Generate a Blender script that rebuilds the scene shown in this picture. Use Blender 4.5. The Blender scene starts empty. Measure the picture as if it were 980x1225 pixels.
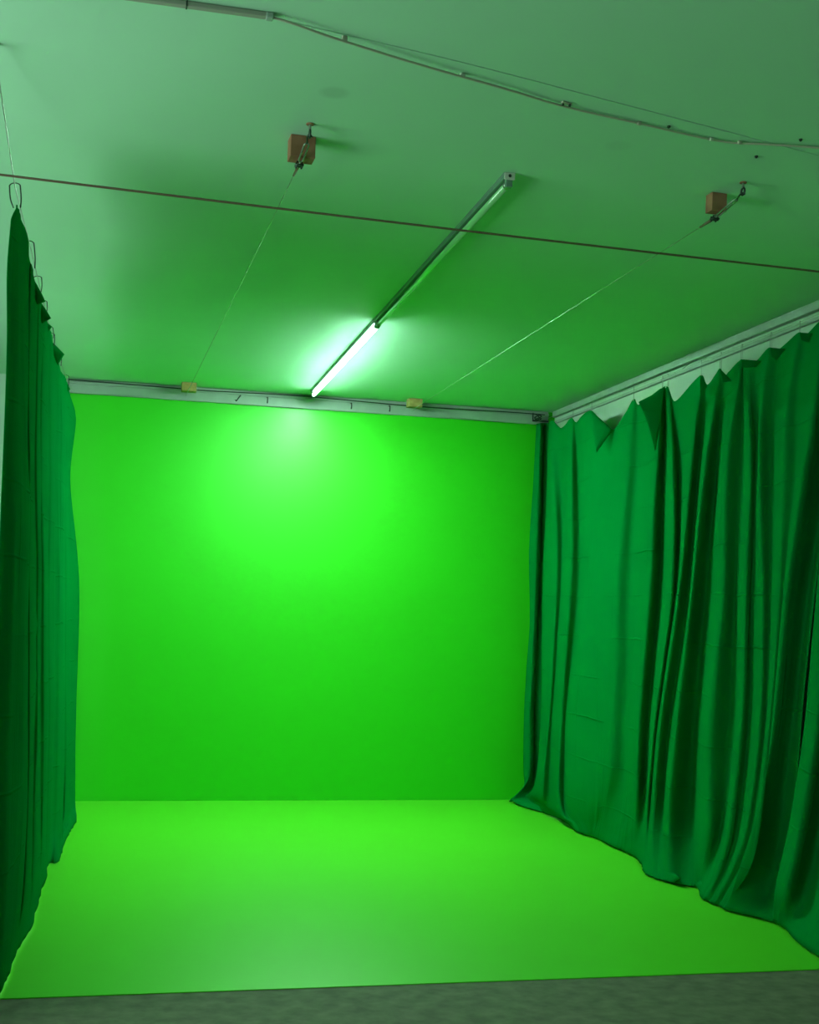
import bpy, bmesh, math, random
from mathutils import Vector, noise
random.seed(4)
scene = bpy.context.scene
COL = scene.collection

# ---------------------------------------------------------------- camera, world, light, exposure
YAW = math.atan(365/1540.0); ROLL = 0.032
cam_data = bpy.data.cameras.new('camera'); cam = bpy.data.objects.new('camera', cam_data); COL.objects.link(cam)
cam_data.sensor_fit = 'VERTICAL'; cam_data.sensor_height = 36.0; cam_data.sensor_width = 28.8
cam_data.lens = 1540.0/1225.0*36.0
cam_data.shift_y = (730-612.5)/1225.0
cam_data.clip_start = 0.05; cam_data.clip_end = 60
from mathutils import Matrix
cam.matrix_world = Matrix.Translation((0, 0, 1.46)) @ Matrix.Rotation(-YAW, 4, 'Z') @ Matrix.Rotation(math.pi/2, 4, 'X') @ Matrix.Rotation(ROLL, 4, 'Z')
scene.camera = cam
scene.view_settings.view_transform = 'Standard'; scene.view_settings.look = 'None'
scene.view_settings.exposure = 0.0; scene.view_settings.gamma = 1.0
scene.view_settings.use_curve_mapping = False

DAY = (0.66, 1.0, 0.80)
TUBE = (0.60, 1.0, 0.78)
world = bpy.data.worlds.new('sky'); scene.world = world; world.use_nodes = True
world.node_tree.nodes['Background'].inputs['Color'].default_value = (*DAY, 1)
world.node_tree.nodes['Background'].inputs['Strength'].default_value = 0.6
def area(name, loc, rot, sx, sy, power, color):
    l = bpy.data.lights.new(name, 'AREA'); l.shape = 'RECTANGLE'; l.size = sx; l.size_y = sy; l.energy = power; l.color = color
    o = bpy.data.objects.new(name, l); COL.objects.link(o); o.location = loc; o.rotation_euler = rot; return o
WIN = [(-0.6, 1.6), (2.4, 4.6), (5.6, 8.2)]          # guessed windows in the unseen left wall, added to supply daylight (y from, y to)
WZ0, WZ1 = 1.05, 2.75
XL = -2.3                                            # left wall
for (y0, y1), pw in zip(WIN, (24, 84, 46)):
    area('unseen_window_daylight', (XL-0.24, (y0+y1)/2, (WZ0+WZ1)/2), (0, -math.pi/2-(.40 if y0 == 2.4 else .75), 0), WZ1-WZ0, y1-y0, pw, DAY)  # daylight lamps outside the added windows, tilted up towards the ceiling

# ---------------------------------------------------------------- materials
def mat(name, color, rough=0.6, metal=0.0, emit=None, strength=0, noise_scale=None, noise_amt=0.0, color2=None, bump=None, spec=0.3, trans=0.0):
    m = bpy.data.materials.new(name); m.use_nodes = True; nt = m.node_tree; b = nt.nodes['Principled BSDF']
    b.inputs['Base Color'].default_value = (*color, 1); b.inputs['Roughness'].default_value = rough; b.inputs['Metallic'].default_value = metal
    b.inputs['Specular IOR Level'].default_value = spec
    b.inputs['Transmission Weight'].default_value = trans
    if emit: b.inputs['Emission Color'].default_value = (*emit, 1); b.inputs['Emission Strength'].default_value = strength
    tc = nt.nodes.new('ShaderNodeTexCoord')
    if noise_scale:
        n = nt.nodes.new('ShaderNodeTexNoise'); n.inputs['Scale'].default_value = noise_scale; n.inputs['Detail'].default_value = 6
        nt.links.new(tc.outputs['Object'], n.inputs['Vector'])
        r = nt.nodes.new('ShaderNodeValToRGB'); r.color_ramp.elements[0].position = .35; r.color_ramp.elements[1].position = .68
        c2 = color2 or tuple(c*(1-noise_amt) for c in color)
        r.color_ramp.elements[0].color = (*c2, 1); r.color_ramp.elements[1].color = (*color, 1)
        nt.links.new(n.outputs['Fac'], r.inputs['Fac']); nt.links.new(r.outputs['Color'], b.inputs['Base Color'])
    if bump:
        n2 = nt.nodes.new('ShaderNodeTexNoise'); n2.inputs['Scale'].default_value = bump[0]; n2.inputs['Detail'].default_value = 5
        nt.links.new(tc.outputs['Object'], n2.inputs['Vector'])
        bp = nt.nodes.new('ShaderNodeBump'); bp.inputs['Strength'].default_value = bump[1]; bp.inputs['Distance'].default_value = bump[2]
        nt.links.new(n2.outputs['Fac'], bp.inputs['Height']); nt.links.new(bp.outputs['Normal'], b.inputs['Normal'])
    return m
M = {}
M['white_paint'] = mat('white_wall_paint', (.50, .64, .54), .7, noise_scale=1.2, noise_amt=.06, bump=(30, .15, .004))
M['ceiling'] = mat('ceiling_paint', (.46, .74, .55), .75, noise_scale=.9, noise_amt=.05, bump=(18, .12, .004))
M['green_wall'] = mat('chroma_green_wall_paint', (.035, .62, .010), .42, spec=.55, noise_scale=1.0, noise_amt=.03, bump=(40, .08, .002))
M['green_floor'] = mat('chroma_green_floor_sheet', (.115, .69, .02), .38, spec=.6, noise_scale=1.2, noise_amt=.04)
M['concrete'] = mat('worn_concrete', (.18, .18, .12), .75, noise_scale=13, color2=(.11, .11, .075), bump=(25, .35, .006))
M['trim'] = mat('white_trim_paint', (.37, .44, .40), .5, noise_scale=6, noise_amt=.15)
M['steel'] = mat('galvanised_steel', (.42, .46, .42), .35, metal=.9, noise_scale=30, noise_amt=.3)
M['dark_steel'] = mat('dark_steel', (.05, .07, .06), .4, metal=.7)
M['wood'] = mat('raw_pine', (.42, .20, .12), .7, noise_scale=14, color2=(.27, .12, .07), spec=.2)
M['yellow_wood'] = mat('yellow_pine', (.50, .36, .14), .7, noise_scale=18, color2=(.34, .22, .08), spec=.2)
M['cable'] = mat('grey_plastic_cable', (.52, .48, .40), .6)
M['rope'] = mat('red_brown_coated_cable', (.17, .10, .075), .55)
M['raceway'] = mat('grey_plastic_raceway', (.34, .33, .29), .5)
M['housing'] = mat('grey_enamel_housing', (.15, .26, .20), .35)
M['glass_tube'] = mat('unlit_phosphor_tube', (.30, .75, .32), .08, spec=1.0)
M['lit_tube'] = mat('lit_fluorescent_tube', (.8, .8, .8), .3, emit=TUBE, strength=400)
M['tape'] = mat('pale_tape', (.6, .62, .55), .6)

# plain lit tube, emission shaped: weak above to dim the ceiling, strong underneath
def downward_emission():
    nt = M['lit_tube'].node_tree; b = nt.nodes['Principled BSDF']
    g = nt.nodes.new('ShaderNodeNewGeometry'); sx = nt.nodes.new('ShaderNodeSeparateXYZ'); nt.links.new(g.outputs['Normal'], sx.inputs[0])
    mr = nt.nodes.new('ShaderNodeMapRange'); mr.interpolation_type = 'SMOOTHSTEP'
    for k, v in (('From Min', -.35), ('From Max', -1.0), ('To Min', 14.0), ('To Max', 860.0)): mr.inputs[k].default_value = v
    nt.links.new(sx.outputs['Z'], mr.inputs['Value']); nt.links.new(mr.outputs['Result'], b.inputs['Emission Strength'])
downward_emission()

# stain and two seam lines on the ceiling belong to its paint
def ceiling_marks():
    nt = M['ceiling'].node_tree; b = nt.nodes['Principled BSDF']; src = b.inputs['Base Color'].links[0].from_socket
    g = nt.nodes.new('ShaderNodeNewGeometry')
    last = src
    for (x, y, rad, dark) in [(.641, 3.934, .05, .86), (1.64, 4.08, .05, .95)]:
        d = nt.nodes.new('ShaderNodeVectorMath'); d.operation = 'DISTANCE'; d.inputs[1].default_value = (x, y, 3.05)
        nt.links.new(g.outputs['Position'], d.inputs[0])
        mr = nt.nodes.new('ShaderNodeMapRange'); mr.inputs['From Min'].default_value = rad*.6; mr.inputs['From Max'].default_value = rad*1.1
        mr.inputs['To Min'].default_value = dark; mr.inputs['To Max'].default_value = 1
        nt.links.new(d.outputs['Value'], mr.inputs['Value'])
        mx = nt.nodes.new('ShaderNodeVectorMath'); mx.operation = 'SCALE'
        nt.links.new(last, mx.inputs[0]); nt.links.new(mr.outputs['Result'], mx.inputs['Scale']); last = mx.outputs[0]
    nt.links.new(last, b.inputs['Base Color'])
ceiling_marks()

def cloth_mat(name, color, transl=.22):
    m = bpy.data.materials.new(name); m.use_nodes = True; nt = m.node_tree; b = nt.nodes['Principled BSDF']; L = nt.links.new
    b.inputs['Roughness'].default_value = .75; b.inputs['Specular IOR Level'].default_value = .0
    b.inputs['Sheen Weight'].default_value = .0; b.inputs['Sheen Tint'].default_value = (.2, 1, .5, 1)
    uv = nt.nodes.new('ShaderNodeUVMap'); uv.uv_map = 'UVMap'
    n = nt.nodes.new('ShaderNodeTexNoise'); n.inputs['Scale'].default_value = 3.0; n.inputs['Detail'].default_value = 4; L(uv.outputs[0], n.inputs['Vector'])
    r = nt.nodes.new('ShaderNodeValToRGB'); r.color_ramp.elements[0].position = .3; r.color_ramp.elements[1].position = .7
    r.color_ramp.elements[0].color = (*[c*.9 for c in color], 1); r.color_ramp.elements[1].color = (*color, 1)
    L(n.outputs['Fac'], r.inputs['Fac']); L(r.outputs['Color'], b.inputs['Base Color'])
    # packing creases: a slightly wavy grid, broken up by noise
    sep = nt.nodes.new('ShaderNodeSeparateXYZ')
    wob = nt.nodes.new('ShaderNodeTexNoise'); wob.inputs['Scale'].default_value = 2.5; L(uv.outputs[0], wob.inputs['Vector'])
    ws = nt.nodes.new('ShaderNodeVectorMath'); ws.operation = 'SCALE'; ws.inputs['Scale'].default_value = .05; L(wob.outputs['Color'], ws.inputs[0])
    ad = nt.nodes.new('ShaderNodeVectorMath'); ad.operation = 'ADD'; L(uv.outputs[0], ad.inputs[0]); L(ws.outputs[0], ad.inputs[1]); L(ad.outputs[0], sep.inputs[0])
    def math_(op, a, bb=None):
        k = nt.nodes.new('ShaderNodeMath'); k.operation = op
        for i, v in enumerate((a, bb)):
            if v is None: continue
            if isinstance(v, (int, float)): k.inputs[i].default_value = v
            else: L(v, k.inputs[i])
        return k.outputs[0]
    def lines(sock, period, width):
        f = math_('PINGPONG', sock, period/2); return math_('SUBTRACT', 1.0, math_('MINIMUM', math_('DIVIDE', f, width), 1.0))
    g = math_('MAXIMUM', lines(sep.outputs['Y'], .27, .008), lines(sep.outputs['X'], .24, .008))
    mask = nt.nodes.new('ShaderNodeTexNoise'); mask.inputs['Scale'].default_value = 1.7; L(uv.outputs[0], mask.inputs['Vector'])
    mk = math_('MULTIPLY', math_('MAXIMUM', math_('SUBTRACT', mask.outputs['Fac'], .42), 0), 5)
    g = math_('MULTIPLY', g, mk)
    mp = nt.nodes.new('ShaderNodeMapping'); mp.inputs['Scale'].default_value = (9, 1.6, 1); L(uv.outputs[0], mp.inputs['Vector'])
    wr = nt.nodes.new('ShaderNodeTexNoise'); wr.inputs['Scale'].default_value = 1.6; wr.inputs['Detail'].default_value = 5; L(mp.outputs[0], wr.inputs['Vector'])
    h = math_('ADD', math_('MULTIPLY', g, .5), math_('MULTIPLY', wr.outputs['Fac'], 1.0))
    bp = nt.nodes.new('ShaderNodeBump'); bp.inputs['Strength'].default_value = .85; bp.inputs['Distance'].default_value = .012
    L(h, bp.inputs['Height']); L(bp.outputs['Normal'], b.inputs['Normal'])
    tr = nt.nodes.new('ShaderNodeBsdfTranslucent'); tr.inputs['Color'].default_value = (*color, 1)
    mix = nt.nodes.new('ShaderNodeMixShader'); mix.inputs[0].default_value = transl
    L(b.outputs[0], mix.inputs[1]); L(tr.outputs[0], mix.inputs[2]); L(mix.outputs[0], nt.nodes['Material Output'].inputs['Surface'])
    return m
M['cloth'] = cloth_mat('green_muslin_cloth', (.001, .26, .050))

# ---------------------------------------------------------------- mesh helpers
def new_obj(name, bm, m, parent=None, smooth=False):
    me = bpy.data.meshes.new(name); bmesh.ops.recalc_face_normals(bm, faces=bm.faces[:]) ; bm.to_mesh(me); bm.free()
    for mm in (m if isinstance(m, (list, tuple)) else [m]): me.materials.append(mm)
    if smooth:
        for p in me.polygons: p.use_smooth = True
    o = bpy.data.objects.new(name, me); COL.objects.link(o)
    if parent: o.parent = parent; o.matrix_parent_inverse = Matrix.Translation(-parent.location) if False else Matrix.Identity(4)
    if parent:
        me.transform(Matrix.Translation(-abs_loc(parent)))
    return o
def abs_loc(o):
    v = Vector((0, 0, 0))
    while o: v += o.location; o = o.parent
    return v
def box(bm, x0, x1, y0, y1, z0, z1, bev=0.0, mi=0, rotz=0):
    r = bmesh.ops.create_cube(bm, size=1.0); vs = r['verts']
    mtx = Matrix.Translation(((x0+x1)/2, (y0+y1)/2, (z0+z1)/2)) @ Matrix.Rotation(rotz, 4, 'Z') @ Matrix.Diagonal((x1-x0, y1-y0, z1-z0, 1))
    bmesh.ops.transform(bm, matrix=mtx, verts=vs)
    if bev:
        es = list({e for v in vs for e in v.link_edges}); bmesh.ops.bevel(bm, geom=es, offset=bev, segments=2, affect='EDGES', profile=.5)
def tube(bm, pts, rad, seg=8, caps=True, closed=False):
    pts = [Vector(p) for p in pts]; n = len(pts); rings = []
    up = None
    for i, p in enumerate(pts):
        if closed: t = (pts[(i+1) % n]-pts[i-1])
        else: t = pts[min(i+1, n-1)]-pts[max(i-1, 0)]
        t.normalize()
        if up is None:
            up = Vector((0, 0, 1)) if abs(t.z) < .9 else Vector((1, 0, 0))
        a = t.cross(up); a.normalize(); up2 = a.cross(t); up = up2
        rr = rad[i] if isinstance(rad, (list, tuple)) else rad
        rings.append([bm.verts.new(p+(a*math.cos(2*math.pi*k/seg)+up2*math.sin(2*math.pi*k/seg))*rr) for k in range(seg)])
    for i in range(n if closed else n-1):
        A, B = rings[i], rings[(i+1) % n]
        for k in range(seg): bm.faces.new((A[k], A[(k+1) % seg], B[(k+1) % seg], B[k]))
    if caps and not closed:
        bm.faces.new(rings[0][::-1]); bm.faces.new(rings[-1])
def spline(pts, sub=8, c=.5):
    pts = [Vector(p) for p in pts]; out = []
    for i in range(len(pts)-1):
        p0 = pts[i-1] if i else pts[i]*2-pts[i+1]; p1, p2 = pts[i], pts[i+1]; p3 = pts[i+2] if i+2 < len(pts) else p2*2-p1
        for k in range(sub):
            t = k/sub; t2 = t*t; t3 = t2*t; m1 = (p2-p0)*c; m2 = (p3-p1)*c
            out.append(p1*(2*t3-3*t2+1)+m1*(t3-2*t2+t)+p2*(-2*t3+3*t2)+m2*(t3-t2))
    out.append(pts[-1]); return out
def empty(name, loc, label, cat, group=None):
    o = bpy.data.objects.new(name, None); COL.objects.link(o); o.location = loc; o.empty_display_size = .05
    return tag(o, label, cat, group)
def tag(o, label, cat, group=None):
    o['label'] = label; o['category'] = cat
    if group: o['group'] = group
    return o
def struct(name, bm, m):
    o = new_obj(name, bm, m); o['kind'] = 'structure'; return o

# ---------------------------------------------------------------- room shell
CZ = 3.05; YB = 9.607; YF = -3.0; XR = 3.40
bm = bmesh.new(); box(bm, XL-.2, XR+.2, YF-.2, YB+.2, -.1, 0); struct('floor', bm, M['concrete'])
bm = bmesh.new(); box(bm, XL-.2, XR+.2, YF-.2, YB+.2, CZ, CZ+.12); struct('ceiling', bm, M['ceiling'])
bm = bmesh.new(); box(bm, XR, XR+.2, YF-.2, YB+.2, 0, CZ); struct('wall_right', bm, M['white_paint'])
bm = bmesh.new(); box(bm, XL, XR, YF-.2, YF, 0, CZ); struct('wall_front', bm, M['white_paint'])
# back wall: the painted screen field is a thin raised skim of green on the white wall
bm = bmesh.new(); box(bm, XL, XR, YB, YB+.2, 0, CZ)
struct('wall_back', bm, M['white_paint'])
bm = bmesh.new(); box(bm, -.42, XR, YB-.004, YB, 0, CZ); struct('wall_back_green_paint', bm, M['green_wall'])
# left wall, out of view, with guessed windows added for daylight
bm = bmesh.new()
ys = [YF-.2]+[v for w in WIN for v in w]+[YB+.2]
for i in range(0, len(ys), 2): box(bm, XL-.2, XL, ys[i], ys[i+1], 0, CZ)
for y0, y1 in WIN: box(bm, XL-.2, XL, y0, y1, 0, WZ0); box(bm, XL-.2, XL, y0, y1, WZ1, CZ)
struct('wall_left', bm, M['white_paint'])
for n, (y0, y1) in enumerate(WIN):
    bm = bmesh.new(); t = .05
    for a, b_ in ((y0, y0+t), (y1-t, y1), ((y0+y1)/2-.02, (y0+y1)/2+.02)): box(bm, XL-.14, XL-.08, a, b_, WZ0, WZ1)
    for a, b_ in ((WZ0, WZ0+t), (WZ1-t, WZ1), (2.05, 2.09)): box(bm, XL-.139, XL-.081, y0, y1, a, b_)
    struct('unseen_window_%d' % (n+1), bm, M['trim'])
bm = bmesh.new(); box(bm, XL-.001, XL+.012, YF, YB, 0, .09, .003); struct('baseboard_left', bm, M['trim'])
# back cornice board, with a narrow shelf on its upper edge
bm = bmesh.new(); box(bm, -.40, XR-.06, YB-.026, YB-.0045, 2.945, 3.048, .004); box(bm, -.40, XR-.06, YB-.042, YB-.0265, 3.012, 3.030, .003)
struct('trim_1', bm, M['trim'])
# right cornice: board under the ceiling, batten below it
bm = bmesh.new(); box(bm, XR-.035, XR-.0005, -2.9, YB-.045, 3.004, 3.049, .004); struct('trim_2', bm, M['trim'])
bm = bmesh.new(); box(bm, XR-.022, XR-.0005, -2.9, YB-.05, 2.955, 2.974, .003); struct('trim_3', bm, M['trim'])
bm = bmesh.new(); box(bm, XR-.012, XR-.0005, 6.9, YB-.05, 2.735, 2.747, .002); struct('trim_4', bm, M['trim'])
# ceiling seam
bm = bmesh.new()
sp = spline([(.402, 3.487, 3.0495), (.95, 3.60, 3.0495), (1.5, 3.74, 3.0495), (2.026, 3.875, 3.0495), (2.7, 4.05, 3.0495)], 6)
tube(bm, sp, .0022, 6); struct('trim_5', bm, M['ceiling'])

# green floor sheet
bm = bmesh.new()
vs = [(-.44, 4.876), (3.39, 4.866), (3.39, YB-.006), (-.44, YB-.006)]
f = bm.faces.new([bm.verts.new((x, y, .001)) for x, y in vs]); r = bmesh.ops.extrude_face_region(bm, geom=[f])
bmesh.ops.translate(bm, vec=(0, 0, .003), verts=[v for v in r['geom'] if isinstance(v, bmesh.types.BMVert)])
bmesh.ops.bevel(bm, geom=[e for e in bm.edges if all(v.co.z > .003 for v in e.verts)], offset=.001, segments=2, affect='EDGES')
o = new_obj('floor_sheet', bm, M['green_floor']); tag(o, 'bright chroma green sheet covering the concrete floor between the curtains', 'floor covering')
RIGHT_MAIN = [[(3.250,9.303,2.919),(3.225,9.237,2.567),(3.198,9.168,1.680),(3.172,9.056,0.686),(3.138,9.025,0.225),(3.187,9.376,0.070),(3.203,9.493,0.012)],
 [(3.210,9.097,2.907),(3.193,9.064,2.672),(3.174,8.921,2.288),(3.157,8.798,1.674),(3.133,8.780,0.710),(3.096,8.771,0.200),(3.151,8.889,0.070),(3.170,8.928,0.012)],
 [(3.224,8.949,2.833),(3.231,8.881,2.288),(3.199,8.772,1.676),(3.164,8.761,0.712),(3.149,8.734,0.115),(3.181,8.684,0.046),(3.192,8.667,0.012)],
 [(3.208,8.700,2.871),(3.180,8.609,2.502),(3.157,8.489,1.671),(3.133,8.522,0.733),(3.090,8.396,0.121),(3.155,8.415,0.048),(3.176,8.422,0.012)],
 [(3.224,8.640,2.834),(3.232,8.569,2.383),(3.217,8.467,1.673),(3.166,8.510,0.735),(3.135,8.388,0.139),(3.128,8.191,0.056),(3.126,8.126,0.012)],
 [(3.208,8.326,2.871),(3.185,8.227,2.572),(3.173,8.243,2.237),(3.157,8.168,1.667),(3.142,8.299,1.096),(3.134,8.358,0.748),(3.100,8.207,0.252),(3.127,8.051,0.070),(3.136,7.999,0.012)],
 [(3.193,7.872,2.680),(3.177,7.905,2.376),(3.166,8.008,1.998),(3.154,8.014,1.554),(3.135,7.884,0.790),(3.106,7.769,0.317),(3.150,7.894,0.070),(3.164,7.935,0.012)],
 [(3.205,7.597,2.835),(3.185,7.607,2.560),(3.174,7.615,2.296),(3.157,7.644,1.661),(3.135,7.589,0.817),(3.117,7.569,0.451),(3.156,7.775,0.070),(3.169,7.844,0.012)],
 [(3.222,7.541,2.796),(3.233,7.517,2.500),(3.225,7.527,2.186),(3.216,7.542,1.662),(3.191,7.495,0.826),(3.172,7.464,0.361),(3.163,7.531,0.070),(3.160,7.554,0.012)],
 [(3.205,7.182,2.832),(3.180,7.138,2.504),(3.171,7.150,2.155),(3.157,7.153,1.655),(3.136,7.178,0.854),(3.114,7.127,0.410),(3.158,7.243,0.070),(3.172,7.281,0.012)],
 [(3.225,7.143,2.837),(3.234,7.150,2.359),(3.236,7.161,1.658),(3.204,7.184,0.854),(3.166,7.133,0.360),(3.130,7.075,0.070),(3.118,7.056,0.012)],
 [(3.205,7.063,2.828),(3.178,6.919,2.429),(3.167,6.855,2.037),(3.154,6.847,1.556),(3.137,6.952,0.874),(3.112,6.952,0.388),(3.063,6.871,0.070),(3.046,6.844,0.012)],
 [(3.217,6.979,2.732),(3.220,6.901,2.333),(3.196,6.850,1.749),(3.180,6.862,1.460),(3.157,6.951,0.874),(3.127,6.952,0.388),(3.048,6.803,0.070),(3.022,6.754,0.012)],
 [(3.204,6.646,2.826),(3.186,6.644,2.586),(3.175,6.663,2.307),(3.162,6.698,1.839),(3.154,6.736,1.556),(3.137,6.861,0.882),(3.109,6.861,0.353),(3.044,6.730,0.070),(3.022,6.686,0.012)],
 [(3.219,6.590,2.767),(3.228,6.669,2.310),(3.222,6.740,1.582),(3.201,6.865,0.882),(3.172,6.867,0.400),(3.071,6.664,0.070),(3.037,6.596,0.012)],
 [(3.204,6.414,2.823),(3.184,6.444,2.558),(3.174,6.485,2.289),(3.159,6.527,1.740),(3.152,6.564,1.463),(3.138,6.652,0.901),(3.111,6.677,0.383),(3.081,6.566,0.070),(3.071,6.529,0.012)],
 [(3.220,6.375,2.781),(3.253,6.494,2.294),(3.248,6.549,1.652),(3.253,6.660,0.901),(3.257,6.686,0.428),(3.170,6.500,0.070),(3.141,6.438,0.012)],
 [(3.205,6.179,2.830),(3.185,6.217,2.571),(3.176,6.250,2.354),(3.166,6.235,1.998),(3.154,6.200,1.556),(3.145,6.233,1.203),(3.134,6.257,0.759),(3.107,6.191,0.329),(3.146,6.343,0.070),(3.160,6.394,0.012)],
 [(3.218,6.175,2.795),(3.244,6.198,2.264),(3.219,6.165,1.646),(3.227,6.188,0.943),(3.175,6.160,0.377),(3.107,6.189,0.070),(3.084,6.199,0.012)],
 [(3.202,6.117,2.793),(3.180,6.021,2.500),(3.173,5.982,2.238),(3.157,5.956,1.641),(3.139,5.922,0.966),(3.110,5.951,0.371),(3.073,6.066,0.070),(3.061,6.105,0.012)],
 [(3.222,6.040,2.797),(3.214,5.991,2.412),(3.196,5.962,2.068),(3.194,5.940,1.643),(3.181,5.905,0.968),(3.144,5.936,0.374),(3.085,6.034,0.070),(3.065,6.066,0.012)],
 [(3.205,5.875,2.833),(3.188,5.888,2.608),(3.176,5.884,2.355),(3.168,5.850,2.058),(3.157,5.785,1.640),(3.140,5.737,0.983),(3.113,5.800,0.398),(3.077,5.972,0.070),(3.065,6.029,0.012)],
 [(3.223,5.815,2.815),(3.230,5.851,2.396),(3.215,5.819,2.058),(3.190,5.764,1.640),(3.163,5.722,0.984),(3.133,5.786,0.380),(3.089,5.954,0.070),(3.074,6.009,0.012)],
 [(3.206,5.599,2.853),(3.194,5.629,2.689),(3.179,5.650,2.448),(3.172,5.639,2.204),(3.156,5.623,1.638),(3.140,5.640,0.992),(3.111,5.710,0.374),(3.083,5.907,0.070),(3.074,5.973,0.012)],
 [(3.225,5.553,2.837),(3.211,5.589,2.562),(3.205,5.572,2.199),(3.169,5.598,1.638),(3.146,5.627,0.993),(3.116,5.693,0.336),(3.085,5.875,0.070),(3.074,5.936,0.012)],
 [(3.208,5.388,2.869),(3.184,5.379,2.547),(3.174,5.406,2.294),(3.171,5.438,2.184),(3.155,5.531,1.577),(3.140,5.585,0.996),(3.131,5.672,0.624),(3.100,5.793,0.255),(3.081,5.860,0.070),(3.074,5.882,0.012)],
 [(3.222,5.357,2.798),(3.283,5.450,2.191),(3.270,5.540,1.581),(3.241,5.592,0.997),(3.261,5.713,0.494),(3.247,5.788,0.150),(3.171,5.736,0.060),(3.146,5.718,0.012)],
 [(3.225,5.309,2.842),(3.241,5.338,2.178),(3.231,5.415,1.579),(3.214,5.470,1.008),(3.223,5.546,0.522),(3.212,5.614,0.189),(3.202,5.601,0.070),(3.199,5.596,0.012)]]
RIGHT_NEAR = [[(3.238,5.333,2.879),(3.201,5.300,2.172),(3.184,5.336,1.558),(3.169,5.377,0.977),(3.155,5.451,0.538),(3.127,5.512,0.212),(3.172,5.601,0.070),(3.187,5.630,0.012)],
 [(3.197,5.184,2.866),(3.161,5.144,2.154),(3.144,5.157,1.557),(3.129,5.207,0.955),(3.117,5.270,0.568),(3.090,5.328,0.253),(3.158,5.470,0.070),(3.180,5.517,0.012)],
 [(3.212,5.084,2.797),(3.253,5.151,2.160),(3.232,5.164,1.560),(3.234,5.213,0.955),(3.221,5.274,0.567),(3.186,5.336,0.191),(3.128,5.293,0.070),(3.108,5.279,0.012)],
 [(3.199,4.944,2.893),(3.160,4.872,2.127),(3.144,4.878,1.557),(3.130,4.917,0.985),(3.115,4.966,0.547),(3.084,4.992,0.181),(3.069,5.030,0.070),(3.064,5.043,0.012)],
 [(3.211,4.847,2.786),(3.240,4.878,2.132),(3.232,4.885,1.560),(3.247,4.924,0.985),(3.245,4.971,0.545),(3.210,4.998,0.176),(3.084,4.886,0.070),(3.042,4.849,0.012)],
 [(3.194,4.668,2.821),(3.159,4.597,2.099),(3.144,4.586,1.558),(3.130,4.592,1.018),(3.107,4.600,0.443),(3.089,4.630,0.234),(3.054,4.630,0.070),(3.043,4.629,0.012)]]
RIGHT_CORNER = [[(3.216,9.500,2.937),(3.205,9.500,2.463),(3.189,9.500,1.943),(3.213,9.500,1.425),(3.199,9.500,1.036),(3.191,9.500,0.646),(3.207,9.500,0.193),(3.297,9.550,0.012)],
 [(3.230,9.440,2.936),(3.232,9.440,2.459),(3.231,9.440,1.685),(3.226,9.440,1.039),(3.219,9.440,0.652),(3.227,9.440,0.201),(3.075,9.453,0.012)],
 [(3.291,9.540,2.953),(3.294,9.540,2.471),(3.293,9.540,1.688),(3.287,9.540,1.035),(3.287,9.540,0.644),(3.295,9.540,0.187),(3.269,9.407,0.012)],
 [(3.305,9.480,2.946),(3.314,9.480,2.467),(3.320,9.480,1.688),(3.328,9.480,1.039),(3.321,9.480,0.650),(3.322,9.480,0.195),(3.238,9.161,0.012)],
 [(3.374,9.560,2.962),(3.384,9.560,2.477),(3.389,9.560,1.692),(3.398,9.560,1.037),(3.397,9.560,0.643),(3.399,9.560,0.185),(3.290,9.159,0.012)]]
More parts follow.
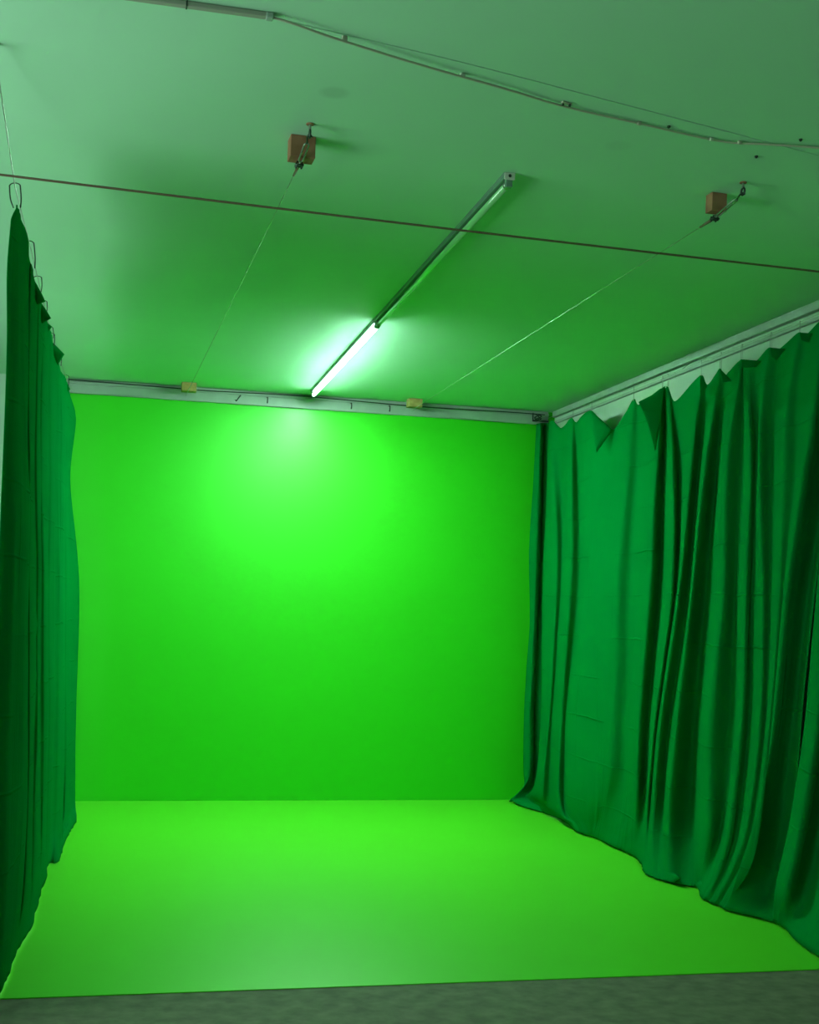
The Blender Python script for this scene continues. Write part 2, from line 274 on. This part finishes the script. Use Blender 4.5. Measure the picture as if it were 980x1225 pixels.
LEFT_NEAR = [[(-0.344,4.500,2.723),(-0.352,4.500,2.533),(-0.339,4.500,2.199),(-0.346,4.500,1.639),(-0.356,4.500,0.941),(-0.366,4.500,0.383),(-0.377,4.579,0.050),(-0.380,4.598,0.012)],
 [(-0.339,4.560,2.775),(-0.348,4.560,2.548),(-0.341,4.560,2.209),(-0.342,4.560,1.642),(-0.345,4.560,0.934),(-0.355,4.560,0.368),(-0.364,4.662,0.050),(-0.366,4.688,0.012)],
 [(-0.336,4.620,2.808),(-0.328,4.620,2.564),(-0.320,4.620,2.220),(-0.311,4.620,1.646),(-0.306,4.620,0.928),(-0.310,4.620,0.353),(-0.342,4.741,0.050),(-0.351,4.771,0.012)],
 [(-0.340,4.800,2.840),(-0.327,4.800,2.609),(-0.310,4.800,2.252),(-0.292,4.800,1.655),(-0.277,4.800,0.907),(-0.294,4.800,0.339),(-0.322,4.903,0.050),(-0.328,4.929,0.012)],
 [(-0.342,4.980,2.850),(-0.330,4.980,2.652),(-0.313,4.980,2.282),(-0.291,4.980,1.663),(-0.273,4.980,0.886),(-0.289,4.980,0.343),(-0.316,5.032,0.050),(-0.322,5.044,0.012)],
 [(-0.330,5.330,2.798),(-0.332,5.330,2.572),(-0.323,5.330,2.174),(-0.305,5.330,1.677),(-0.279,5.330,0.846),(-0.282,5.330,0.314),(-0.307,5.235,0.050),(-0.313,5.212,0.012)],
 [(-0.325,5.360,2.786),(-0.319,5.360,2.513),(-0.312,5.360,2.179),(-0.294,5.360,1.679),(-0.268,5.360,0.843),(-0.269,5.360,0.341),(-0.299,5.365,0.050),(-0.307,5.366,0.012)],
 [(-0.332,5.900,2.797),(-0.331,5.900,2.510),(-0.328,5.900,2.069),(-0.307,5.900,1.517),(-0.284,5.900,0.781),(-0.273,5.900,0.301),(-0.282,5.778,0.050),(-0.284,5.747,0.012)],
 [(-0.325,5.970,2.810),(-0.320,5.970,2.524),(-0.314,5.970,2.077),(-0.296,5.970,1.519),(-0.274,5.970,0.773),(-0.266,5.970,0.306),(-0.271,5.871,0.050),(-0.272,5.847,0.012)],
 [(-0.321,6.350,2.831),(-0.325,6.350,2.593),(-0.322,6.350,2.117),(-0.304,6.350,1.523),(-0.279,6.350,0.729),(-0.265,6.350,0.252),(-0.265,6.221,0.050),(-0.265,6.188,0.012)],
 [(-0.317,6.420,2.831),(-0.314,6.420,2.606),(-0.306,6.420,2.125),(-0.288,6.420,1.524),(-0.263,6.420,0.721),(-0.257,6.420,0.259),(-0.259,6.398,0.050),(-0.259,6.392,0.012)],
 [(-0.319,6.850,2.847),(-0.322,6.850,2.684),(-0.315,6.850,2.171),(-0.295,6.850,1.529),(-0.264,6.850,0.672),(-0.259,6.850,0.221),(-0.257,6.782,0.050),(-0.257,6.765,0.012)],
 [(-0.318,6.930,2.846),(-0.309,6.930,2.691),(-0.299,6.930,2.223),(-0.277,6.930,1.530),(-0.253,6.930,0.750),(-0.250,6.930,0.228),(-0.252,6.960,0.050),(-0.253,6.968,0.012)],
 [(-0.321,7.100,2.854),(-0.307,7.100,2.686),(-0.290,7.100,2.421),(-0.277,7.100,1.977),(-0.245,7.100,0.821),(-0.244,7.100,0.243),(-0.253,7.185,0.050),(-0.255,7.206,0.012)]]
LEFT_FAR = [[(-0.356,6.900,2.755),(-0.347,6.900,2.476),(-0.331,6.900,1.959),(-0.297,6.900,0.839),(-0.281,6.900,0.320),(-0.273,6.761,0.050),(-0.271,6.727,0.012)],
 [(-0.329,7.450,2.839),(-0.316,7.450,2.561),(-0.299,7.450,2.002),(-0.262,7.450,0.790),(-0.249,7.450,0.229),(-0.252,7.309,0.050),(-0.253,7.274,0.012)],
 [(-0.306,7.550,2.836),(-0.289,7.550,2.578),(-0.273,7.550,2.200),(-0.252,7.550,1.538),(-0.233,7.550,0.781),(-0.229,7.550,0.212),(-0.221,7.346,0.050),(-0.219,7.295,0.012)],
 [(-0.306,7.700,2.811),(-0.267,7.700,2.602),(-0.250,7.700,2.217),(-0.238,7.700,1.541),(-0.224,7.700,0.768),(-0.215,7.700,0.188),(-0.205,7.412,0.050),(-0.202,7.340,0.012)],
 [(-0.292,8.300,2.847),(-0.277,8.300,2.691),(-0.265,8.300,2.276),(-0.247,8.300,1.547),(-0.226,8.300,0.714),(-0.213,8.300,0.114),(-0.194,7.784,0.050),(-0.190,7.655,0.012)],
 [(-0.285,8.400,2.838),(-0.269,8.400,2.654),(-0.258,8.400,2.286),(-0.235,8.400,1.549),(-0.214,8.400,0.705),(-0.196,8.400,0.124),(-0.181,8.125,0.050),(-0.178,8.056,0.012)],
 [(-0.283,8.850,2.868),(-0.260,8.850,2.664),(-0.264,8.850,2.275),(-0.224,8.850,1.666),(-0.193,8.850,0.665),(-0.177,8.850,0.136),(-0.160,8.471,0.050),(-0.156,8.377,0.012)],
 [(-0.273,9.100,2.864),(-0.223,9.100,2.684),(-0.249,9.100,2.271),(-0.179,9.100,1.616),(-0.165,9.100,0.643),(-0.155,9.100,0.127),(-0.139,8.722,0.050),(-0.136,8.627,0.012)]]
FLAPS_RIGHT = [[(3.079,7.992,2.815),(3.181,7.856,2.677),(3.088,7.886,2.528),(3.076,7.941,2.659)],
 [(3.048,7.135,2.739),(3.120,7.108,2.780),(3.193,7.086,2.836),(3.156,7.046,2.625),(3.114,7.022,2.437),(3.085,7.075,2.599)],
 [(3.156,6.546,2.806),(3.186,6.520,2.739),(3.149,6.523,2.705)],
 [(3.129,6.264,2.791),(3.157,6.250,2.760),(3.185,6.236,2.724),(3.141,6.243,2.713)],
 [(3.081,5.940,2.777),(3.189,5.925,2.774),(3.160,5.922,2.742),(3.086,5.930,2.734)],
 [(3.108,5.697,2.792),(3.190,5.690,2.789),(3.138,5.682,2.730),(3.113,5.686,2.741)],
 [(3.123,5.453,2.817),(3.192,5.452,2.818),(3.171,5.444,2.772),(3.129,5.446,2.781)]]
PUDDLES = [[(3.115,6.326,0.050),(3.148,6.287,0.080),(3.171,6.170,0.100),(3.146,6.036,0.090),(3.120,6.083,0.020),(3.070,6.095,0.014),(3.104,6.240,0.020)],
 [(3.077,9.419,0.030),(3.216,9.412,0.050),(3.248,9.118,0.050),(3.192,8.740,0.030),(3.166,8.954,0.014),(3.103,9.192,0.014)],
 [(3.066,6.892,0.050),(3.110,6.651,0.060),(3.082,6.430,0.060),(3.068,6.491,0.020),(3.037,6.653,0.014)],
 [(3.163,5.451,0.060),(3.181,5.358,0.090),(3.189,5.201,0.090),(3.119,5.041,0.040),(3.083,5.102,0.014),(3.128,5.298,0.014)]]
FLAPS_LEFT_NEAR = [[(-0.334,5.650,2.803),(-0.283,5.650,2.712),(-0.317,5.650,2.698)],
 [(-0.341,6.200,2.843),(-0.283,6.200,2.759),(-0.323,6.200,2.732)],
 [(-0.340,6.750,2.858),(-0.302,6.750,2.832),(-0.326,6.750,2.801)]]
FLAPS_LEFT_FAR = [[(-0.343,7.400,2.894),(-0.260,7.400,2.817),(-0.294,7.400,2.754),(-0.323,7.400,2.831)],
 [(-0.312,8.400,2.894),(-0.252,8.400,2.782),(-0.287,8.400,2.758)]]

# ---------------------------------------------------------------- curtains
def resample(pts, n):
    c = spline(pts, 10, .42); L = [0]
    for a, b in zip(c, c[1:]): L.append(L[-1]+(b-a).length)
    out = []; j = 0
    for k in range(n):
        s = L[-1]*k/(n-1)
        while j < len(L)-2 and L[j+1] < s: j += 1
        t = (s-L[j])/max(1e-9, L[j+1]-L[j]); out.append(c[j].lerp(c[j+1], min(1, t)))
    return out
def drape(name, tab, label, group=None, rows=110, sub=8, wob=.006, out=(-1, 0, 0), seed=0.0):
    cols = [resample(k, rows) for k in tab]
    g = [spline([c[r] for c in cols], sub, .40) for r in range(rows)]
    W = len(g[0]); bm = bmesh.new(); V = []
    U = [0.0]; rr = rows//2
    for a, b in zip(g[rr], g[rr][1:]): U.append(U[-1]+(b-a).length)
    O = Vector(out)
    for r in range(rows):
        row = []
        for k in range(W):
            p = g[r][k]; h = max(0.0, min(1.0, p.z/.25))
            q = Vector((U[k]*5.0+seed, p.z*.9, seed)); q2 = Vector((U[k]*14+seed, p.z*2.2, 5+seed))
            d = noise.noise(q)*wob*1.4+noise.noise(q2)*wob*.5
            rg = 1-abs(noise.noise(Vector((U[k]*7+p.z*.5+seed, p.z*.55, 21+seed))))*3.2
            d += max(0.0, rg)**2*wob*1.3*max(0.0, noise.noise(Vector((U[k]*2, p.z*1.1, 33+seed)))+.35)
            # crumpling close to the floor
            d2 = noise.noise(Vector((U[k]*9, p.z*9, 9+seed)))*.012*(1-h)
            p = p+O*(d*h+d2); p.z = max(p.z+(abs(d2) if p.z < .2 else 0), .013)
            row.append(bm.verts.new(p))
        V.append(row)
    uvl = bm.loops.layers.uv.new('UVMap')
    for r in range(rows-1):
        for k in range(W-1):
            f = bm.faces.new((V[r][k], V[r][k+1], V[r+1][k+1], V[r+1][k])); f.smooth = True
            for l, (i, j) in zip(f.loops, ((r, k), (r, k+1), (r+1, k+1), (r+1, k))): l[uvl].uv = (U[j], g[i][j].z)
    me = bpy.data.meshes.new(name); bm.to_mesh(me); bm.free(); me.materials.append(M['cloth'])
    o = bpy.data.objects.new(name, me); COL.objects.link(o)
    s = o.modifiers.new('thickness', 'SOLIDIFY'); s.thickness = .003; s.offset = 0
    return tag(o, label, 'curtain', group)
cur_rm = drape('curtain', RIGHT_MAIN, 'long dark green curtain with deep folds covering most of the right wall', None)
drape('curtain', RIGHT_NEAR, 'dark green curtain panel nearest the camera on the right, cut by the frame edge', None, seed=3.1)
drape('curtain', RIGHT_CORNER, 'narrow strip of green curtain hanging in the far right corner against the back wall', None, wob=.002, out=(0, -1, 0), seed=7.7, sub=6)
cur_ln = drape('curtain', LEFT_NEAR, 'green curtain panel on the left nearest the camera, hanging from the highest hook', None, wob=.010, out=(1, 0, 0), seed=11.3, sub=6)
cur_lf = drape('curtain', LEFT_FAR, 'green curtain panel on the left beside the back wall, behind the nearer left panel', None, wob=.007, out=(1, 0, 0), seed=17.9, sub=6)

# top hems that flop over between two hooks
def flap(poly, parent, out):
    P = [Vector(p) for p in poly]; c = sum(P, Vector())/len(P); n = 5; bm = bmesh.new(); O = Vector(out)
    uvl = bm.loops.layers.uv.new('UVMap'); rings = []
    dense = []
    for a, b in zip(P, P[1:]+P[:1]):
        for k in range(4): dense.append(a.lerp(b, k/4))
    for j in range(1, n+1):
        rings.append([bm.verts.new(c.lerp(p, j/n)+O*(.012*(1-(j/n)**2))) for p in dense])
    cv = bm.verts.new(c+O*.012); N = len(dense)
    for k in range(N): bm.faces.new((cv, rings[0][k], rings[0][(k+1) % N]))
    for j in range(n-1):
        for k in range(N): bm.faces.new((rings[j][k], rings[j+1][k], rings[j+1][(k+1) % N], rings[j][(k+1) % N]))
    for f in bm.faces:
        f.smooth = True
        for l in f.loops: l[uvl].uv = (l.vert.co.y, l.vert.co.z)
    me = bpy.data.meshes.new('folded_hem'); bm.to_mesh(me); bm.free(); me.materials.append(M['cloth'])
    o = bpy.data.objects.new('folded_hem', me); COL.objects.link(o); o.parent = parent
    s = o.modifiers.new('thickness', 'SOLIDIFY'); s.thickness = .006; s.offset = 0
for p in FLAPS_RIGHT: flap(p, cur_rm, (-1, 0, 0))
for p in PUDDLES: flap(p, cur_rm, (-.5, 0, .9))
for p in FLAPS_LEFT_NEAR: flap(p, cur_ln, (0, -1, 0))
for p in FLAPS_LEFT_FAR: flap(p, cur_lf, (0, -1, 0))

# ---------------------------------------------------------------- curtain wires and hooks
def wire(name, pts, rad, m, label, cat, sub=8, group=None, seg=6):
    bm = bmesh.new(); tube(bm, spline(pts, sub) if sub > 1 else pts, rad, seg)
    return tag(new_obj(name, bm, m, smooth=True), label, cat, group)
def zline(pts, y):
    for a, b in zip(pts, pts[1:]):
        if a[1] <= y <= b[1]:
            t = (y-a[1])/(b[1]-a[1]); return [a[i]+(b[i]-a[i])*t for i in range(3)]
    return list(pts[-1])
LW = [(-.355, 3.90, 3.02), (-.344, 4.64, 2.872), (-.336, 5.45, 2.878), (-.330, 7.19, 2.90), (-.30, 8.6, 2.925), (-.275, 9.575, 2.965)]
RWp = [(3.21, 2.2, 2.93), (3.21, 5.6, 2.905), (3.21, 7.1, 2.905), (3.215, 8.4, 2.925), (3.225, 9.56, 2.955)]
# the left wire with its ceiling eye
cw = empty('curtain_wire', LW[0], 'thin steel wire carrying the left curtains up to an eye in the ceiling', 'wire')
bm = bmesh.new(); tube(bm, LW, .0022, 6); new_obj('cable', bm, M['steel'], cw)
def ring(bm, c, R, r, ax='x', seg=18):
    pts = []
    for k in range(seg):
        a = 2*math.pi*k/seg; u, v = R*math.cos(a), R*math.sin(a)
        pts.append((c[0], c[1]+u, c[2]+v) if ax == 'x' else (c[0]+u, c[1], c[2]+v) if ax == 'y' else (c[0]+u, c[1]+v, c[2]))
    tube(bm, pts, r, 6, closed=True)
bm = bmesh.new(); ring(bm, (-.355, 3.885, 3.018), .014, .003); tube(bm, [(-.355, 3.885, 3.032), (-.355, 3.885, 3.05)], .004, 8); tube(bm, [(-.355, 3.885, 3.046), (-.355, 3.885, 3.05)], .012, 10)
new_obj('eye_screw', bm, M['dark_steel'], cw)
cw2 = empty('curtain_wire', RWp[1], 'thin steel wire under the right cornice that carries the right curtains', 'wire')
bm = bmesh.new(); tube(bm, RWp, .0014, 6); new_obj('cable', bm, M['steel'], cw2)
for y in (3.4, 5.0, 6.9, 8.75):
    p = zline(RWp, y); bm = bmesh.new(); tube(bm, [(XR-.04, y, 2.985), (3.28, y, 2.96), (p[0], y, p[2])], .002, 6)
    new_obj('bracket', bm, M['steel'], cw2)

def hook_mesh(name, h, w, rad, m):
    # ring of thin steel: round bend over the wire, two legs running down to the cloth hem
    pts = []
    for k in range(13):
        a = math.pi*k/12; pts.append((w*math.cos(a), 0, -.002+w*.9*math.sin(a)-w*.3))
    pts = [(w*.75, 0, -h)]+[(w, 0, -h*.6)]+pts+[(-w, 0, -h*.6), (-w*.55, 0, -h)]
    b = bmesh.new(); tube(b, spline(pts, 3), rad, 6); me = bpy.data.meshes.new(name); b.to_mesh(me); b.free(); me.materials.append(m)
    for p in me.polygons: p.use_smooth = True
    return me
HM = {'r': hook_mesh('curtain_hook', .075, .012, .0013, M['steel']), 'l': hook_mesh('curtain_hook', .075, .012, .0017, M['dark_steel'])}
NUM = ['first', 'second', 'third', 'fourth', 'fifth', 'sixth', 'seventh', 'eighth', 'ninth', 'tenth', 'eleventh', 'twelfth']
def put_hooks(tops, W, side, labels, group, wide=1.0):
    for (x, y, z), lab in zip(tops, labels):
        p = zline(W, y); o = bpy.data.objects.new('curtain_hook', HM[side]); COL.objects.link(o)
        h = max(.03, p[2]-z+.012); o.location = p; o.scale = (wide, 1, h/.075)
        o.rotation_euler = (0, math.atan2(p[0]-x, h) if h else 0, random.uniform(-.3, .3)+(math.pi/2 if side == 'r' else 0)*0.75)
        tag(o, lab, 'hook', group)
rt = [RIGHT_MAIN[i][0] for i in (3, 5, 7)]+[(3.213, 7.165, 2.85), (3.213, 7.085, 2.85)]+[RIGHT_MAIN[i][0] for i in (13, 15, 17, 21, 23, 25)]
rt.sort(key=lambda p: -p[1])
rl = ['steel curtain hook %s from the back corner on the right curtain wire' % n for n in NUM]
put_hooks(rt, RWp, 'r', rl, 'hooks of the right curtains')
lt = [LEFT_NEAR[2][0], LEFT_NEAR[6][0], (-.33, 5.95, 2.83), (-.33, 6.45, 2.84), LEFT_NEAR[13][0], (-.325, 7.28, 2.85), (-.31, 7.95, 2.86), (-.29, 8.8, 2.87)]
ll = ['large steel hook at the highest, nearest corner of the left curtain']+['steel curtain hook %s from the highest corner of the left curtains' % n for n in NUM[1:8]]
put_hooks(lt, LW, 'l', ll, 'hooks of the left curtains', 1.5)

# ---------------------------------------------------------------- strip lights
def strip_light(y0, y1, lit, label):
    xa = lambda y: 1.375+(y-4.45)*.0135
    rz = -math.atan(.0135); ym = (y0+y1)/2; L = y1-y0; xm = xa(ym)
    t = empty('strip_light', (xm, ym, CZ), label, 'light')
    def part(name, build, m, sm=False, par=None):
        b = bmesh.new(); build(b); bmesh.ops.transform(b, matrix=Matrix.Rotation(rz, 4, 'Z'), verts=b.verts)
        bmesh.ops.translate(b, vec=(xm, ym, CZ), verts=b.verts); return new_obj(name, b, m, par or t, sm)
    def hs(b):
        prof = [(-.021, 0), (-.021, -.010), (-.017, -.018), (.017, -.018), (.021, -.010), (.021, 0)]
        A = [b.verts.new((x, -L/2, z)) for x, z in prof]; B = [b.verts.new((x, L/2, z)) for x, z in prof]
        for i in range(6): b.faces.new((A[i], A[(i+1) % 6], B[(i+1) % 6], B[i]))
        b.faces.new(A[::-1]); b.faces.new(B)
    part('housing', hs, M['housing'])
    part('lamp_tube', lambda b: tube(b, [(0, -L/2+.035, -.035), (0, L/2-.035, -.035)], .013, 16), M['lit_tube'] if lit else M['glass_tube'], True)
    for s in (-1, 1):
        def holder(b): box(b, -.013, .013, s*(L/2-.012)-.011, s*(L/2-.012)+.011, -.050, -.016, .004)
        part('lamp_holder', holder, M['housing'])
        def cap(b): tube(b, [(0, s*(L/2-.024), -.035), (0, s*(L/2-.042), -.035)], .0138, 16)
        part('tube_cap', cap, M['steel'], True)
        def ec(b): box(b, -.020, .020, s*(L/2)-.003, s*(L/2)+.003, -.026, -.0005, .002)
        e = part('end_cap', ec, M['tape'])
        def hole(b): tube(b, [(0, s*(L/2+.0028), -.012), (0, s*(L/2+.0045), -.012)], .006, 10)
        h = part('cable_entry', hole, M['dark_steel'], par=None)
        if s < 0:
            h.parent = e; h['label'] = 'dark round cable entry'
    return t
strip_light(4.45, 6.90, False, 'unlit fluorescent strip light on the ceiling nearer the camera, green in its tube')
strip_light(6.915, 9.36, True, 'glowing white fluorescent strip light on the ceiling touching the back wall cornice')

# ---------------------------------------------------------------- tension wires over wooden blocks
def block(x, y, s, h, m, rz, label, cat='wooden block', yb=None):
    b = bmesh.new(); box(b, x-s/2, x+s/2, y, y+(yb or s*.8), CZ-h, CZ-.0005, .002, rotz=rz)
    return tag(new_obj('wood_block', b, m), label, cat)
block(.603, 4.318, .085, .074, M['wood'], .02, 'brown wooden block on the ceiling at the near end of the left wire')
block(2.178, 4.405, .062, .068, M['wood'], .05, 'brown wooden block on the ceiling at the near end of the right wire')
block(.545, 9.40, .105, .062, M['yellow_wood'], 0, 'small yellowish wooden block above the back cornice at the left wire end')
block(2.225, 9.40, .105, .062, M['yellow_wood'], 0, 'small yellowish wooden block above the back cornice at the right wire end')

def tension(eye, bend, end, mid, label, elabel):
    e = empty('eye_screw', (eye[0], eye[1], CZ), elabel, 'hook')
    b = bmesh.new(); tube(b, [(eye[0], eye[1], CZ), (eye[0], eye[1], CZ-.022)], .0045, 8); new_obj('shank', b, M['steel'], e)
    b = bmesh.new(); tube(b, [(eye[0], eye[1], CZ-.0005), (eye[0], eye[1], CZ-.004)], .013, 12); new_obj('washer', b, M['wood'], e)
    b = bmesh.new(); ring(b, (eye[0], eye[1], CZ-.034), .013, .0035, 'x'); new_obj('eye', b, M['dark_steel'], e, True)
    A = Vector((eye[0], eye[1]+.008, CZ-.044)); B = Vector(bend); E = Vector(end); d = (B-A); d.normalize()
    t = empty('tension_wire', A, label, 'wire')
    s = d.cross(Vector((0, 0, 1))); s.normalize()
    L = (B-A).length
    b = bmesh.new(); k = [A+d*.012, A+d*.03]; 
    tube(b, spline([A-d*.006+s*.008, A-d*.014, A-d*.006-s*.008, A+d*.012-s*.004, A+d*.03], 4), .003, 6); new_obj('hook', b, M['dark_steel'], t, True)
    b = bmesh.new()
    for q in (-1, 1): tube(b, [A+d*.028+s*q*.002, A+d*.036+s*q*.0075, A+d*(L-.018)+s*q*.0075, A+d*(L-.01)+s*q*.002], .0032, 6)
    new_obj('turnbuckle', b, M['steel'], t, True)
    F = (E-B).normalized(); s2 = F.cross(Vector((0, 0, 1))).normalized(); u2 = s2.cross(F)
    b = bmesh.new()
    for q in (0.0, .018):
        c = B+F*q; tube(b, [c-s2*.009-u2*.012, c-s2*.009+u2*.006, c+s2*.009+u2*.006, c+s2*.009-u2*.012], .0032, 6)
        tube(b, [c-s2*.014-u2*.004, c+s2*.014-u2*.004], .0045, 6)
    new_obj('cable_clamp', b, M['dark_steel'], t, True)
    b = bmesh.new(); tube(b, [B+F*.02, B+F*.05, B+F*.13], [.005, .006, .004], 8); new_obj('wire_sleeve', b, M['rope'], t, True)
    b = bmesh.new(); tube(b, [B-F*.01, B+F*.05, Vector(mid), E, E+Vector((0, .10, -.004))], .0021, 6); new_obj('cable', b, M['steel'], t, True)
tension((.609, 4.21), (.597, 4.345, 2.962), (.531, 9.40, 2.972), ((.597+.531)/2, 6.8, 2.963),
        'left thin steel wire with turnbuckle running along the ceiling to the back wall', 'steel eye screw in the ceiling in front of the left brown block')
tension((2.205, 4.274), (2.180, 4.435, 2.966), (2.215, 9.40, 2.972), (2.19, 6.8, 2.966),
        'right thin steel wire with chained turnbuckle running along the ceiling to the back wall', 'steel eye screw in the ceiling in front of the right brown block')

# the coated cable strung straight across the room
wire('cross_wire', [(XL+.001, 4.461, 2.892), (-.387, 4.541, 2.88), (1.2, 4.612, 2.875), (2.766, 4.689, 2.88), (XR-.001, 4.72, 2.885)], .0042, M['rope'],
     'dark reddish cable stretched across the whole room below the ceiling', 'wire', 6)

# ---------------------------------------------------------------- raceway and loose cable on the ceiling
rc = empty('cable_raceway', (.2, 3.46, CZ), 'straight grey plastic raceway on the ceiling at the top edge', 'cable duct')
b = bmesh.new(); box(b, -1.3, .385, 3.452, 3.474, CZ-.014, CZ-.0005, .003, rotz=0); new_obj('duct', b, M['raceway'], rc)
b = bmesh.new(); box(b, .372, .392, 3.450, 3.476, CZ-.016, CZ-.0004, .003); new_obj('end_clip', b, M['trim'], rc)
b = bmesh.new(); box(b, .160, .164, 3.4505, 3.4755, CZ-.0148, CZ-.0004, .001); new_obj('joint', b, M['dark_steel'], rc)
lc = [(.385, 3.463, 3.042), (.46, 3.478, 3.036), (.569, 3.522, 3.034), (.831, 3.621, 3.036), (1.113, 3.717, 3.04), (1.35, 3.802, 3.043), (1.605, 3.856, 3.044), (1.928, 3.918, 3.044), (2.09, 3.895, 3.043), (2.268, 3.870, 3.043), (2.7, 3.84, 3.04), (3.3, 3.9, 3.04)]
t = empty('loose_cable', (1.35, 3.8, 3.05), 'thin grey cable sagging loosely across the ceiling from the raceway end', 'cable')
b = bmesh.new(); tube(b, spline(lc, 8), .0036, 8); new_obj('cable', b, M['cable'], t, True)
for i, (x, y) in enumerate([(.60, 3.534), (.98, 3.674), (1.62, 3.859), (1.90, 3.913), (2.0, 3.91)]):
    b = bmesh.new(); box(b, x-.008, x+.008, y-.005, y+.005, 3.034+.002*min(i, 2), CZ-.0004, .003, rotz=.3); new_obj('tape', b, M['tape'] if i % 2 else M['cable'], t)
def clip(x, y, label):
    q = empty('cable_clip', (x, y, CZ), label, 'clip')
    b = bmesh.new(); box(b, x-.018, x+.018, y-.006, y+.006, CZ-.006, CZ-.0005, .002, rotz=.3); new_obj('plate', b, M['cable'], q)
    for s in (-1, 1):
        b = bmesh.new(); tube(b, [(x+s*.011, y, CZ-.005), (x+s*.011, y, CZ-.012)], .004, 8); new_obj('screw', b, M['dark_steel'], q)
clip(1.345, 3.783, 'small metal clip with two screws beside the middle of the loose ceiling cable')
for (x, y), lab in zip([(1.725, 3.864), (2.18, 3.835), (2.12, 4.02)], ['small dark screw in the ceiling right of the two-screw clip', 'small dark screw in the ceiling just above the cable near the right edge', 'small dark screw in the ceiling just below the cable near the right edge']):
    b = bmesh.new(); tube(b, [(x, y, CZ), (x, y, CZ-.004), (x, y, CZ-.008)], [.006, .006, .002], 10); tag(new_obj('ceiling_screw', b, M['dark_steel']), lab, 'screw')

# ---------------------------------------------------------------- things on the back cornice
wire('cornice_cable', [(-.30, YB-.05, 3.036), (.4, YB-.05, 3.028), (.64, YB-.05, 3.024), (1.3, YB-.05, 3.034), (1.75, YB-.05, 3.026), (2.3, YB-.05, 3.016), (3.0, YB-.05, 3.022), (3.3, YB-.05, 3.020)], .0045, M['dark_steel'],
     'dark cable lying along the upper edge of the back cornice', 'cable', 6)
def peg(x, lab, lean=.0):
    q = empty('screw_hook', (x, YB-.026, 3.0), lab, 'hook')
    b = bmesh.new(); tube(b, spline([(x, YB-.0255, 3.008), (x, YB-.055, 3.006), (x-lean*.5, YB-.062, 2.985), (x-lean, YB-.055, 2.965), (x-lean*1.2, YB-.045, 2.972)], 5), .0045, 8); new_obj('bent_shank', b, M['dark_steel'], q, True)
    b = bmesh.new(); tube(b, [(x, YB-.0255, 3.008), (x, YB-.029, 3.008)], .012, 12); new_obj('plate', b, M['steel'], q)
peg(.93, 'dark screw hook on the back cornice just right of the left yellowish block', .03)
peg(1.13, 'dark screw hook on the back cornice midway between left block and lit tube')
peg(1.764, 'small dark screw hook on the back cornice right of the lit tube')
peg(2.06, 'dark screw hook on the back cornice touching the right yellowish block')
q = empty('corner_bracket', (3.30, YB-.05, 3.0), 'tangle of bracket and knotted wire in the upper right back corner', 'bracket')
b = bmesh.new(); box(b, 3.20, 3.335, YB-.056, YB-.046, 2.962, 2.976, .002); box(b, 3.20, 3.208, YB-.056, YB-.046, 2.976, 3.03, .002); new_obj('angle_plate', b, M['dark_steel'], q)
b = bmesh.new()
pts = [(3.24+.03*math.sin(i*2.1), YB-.075+.012*math.cos(i*1.7), 2.995+.022*math.cos(i*1.3)) for i in range(14)]
tube(b, spline(pts, 6), .0035, 6); new_obj('knotted_wire', b, M['dark_steel'], q, True)
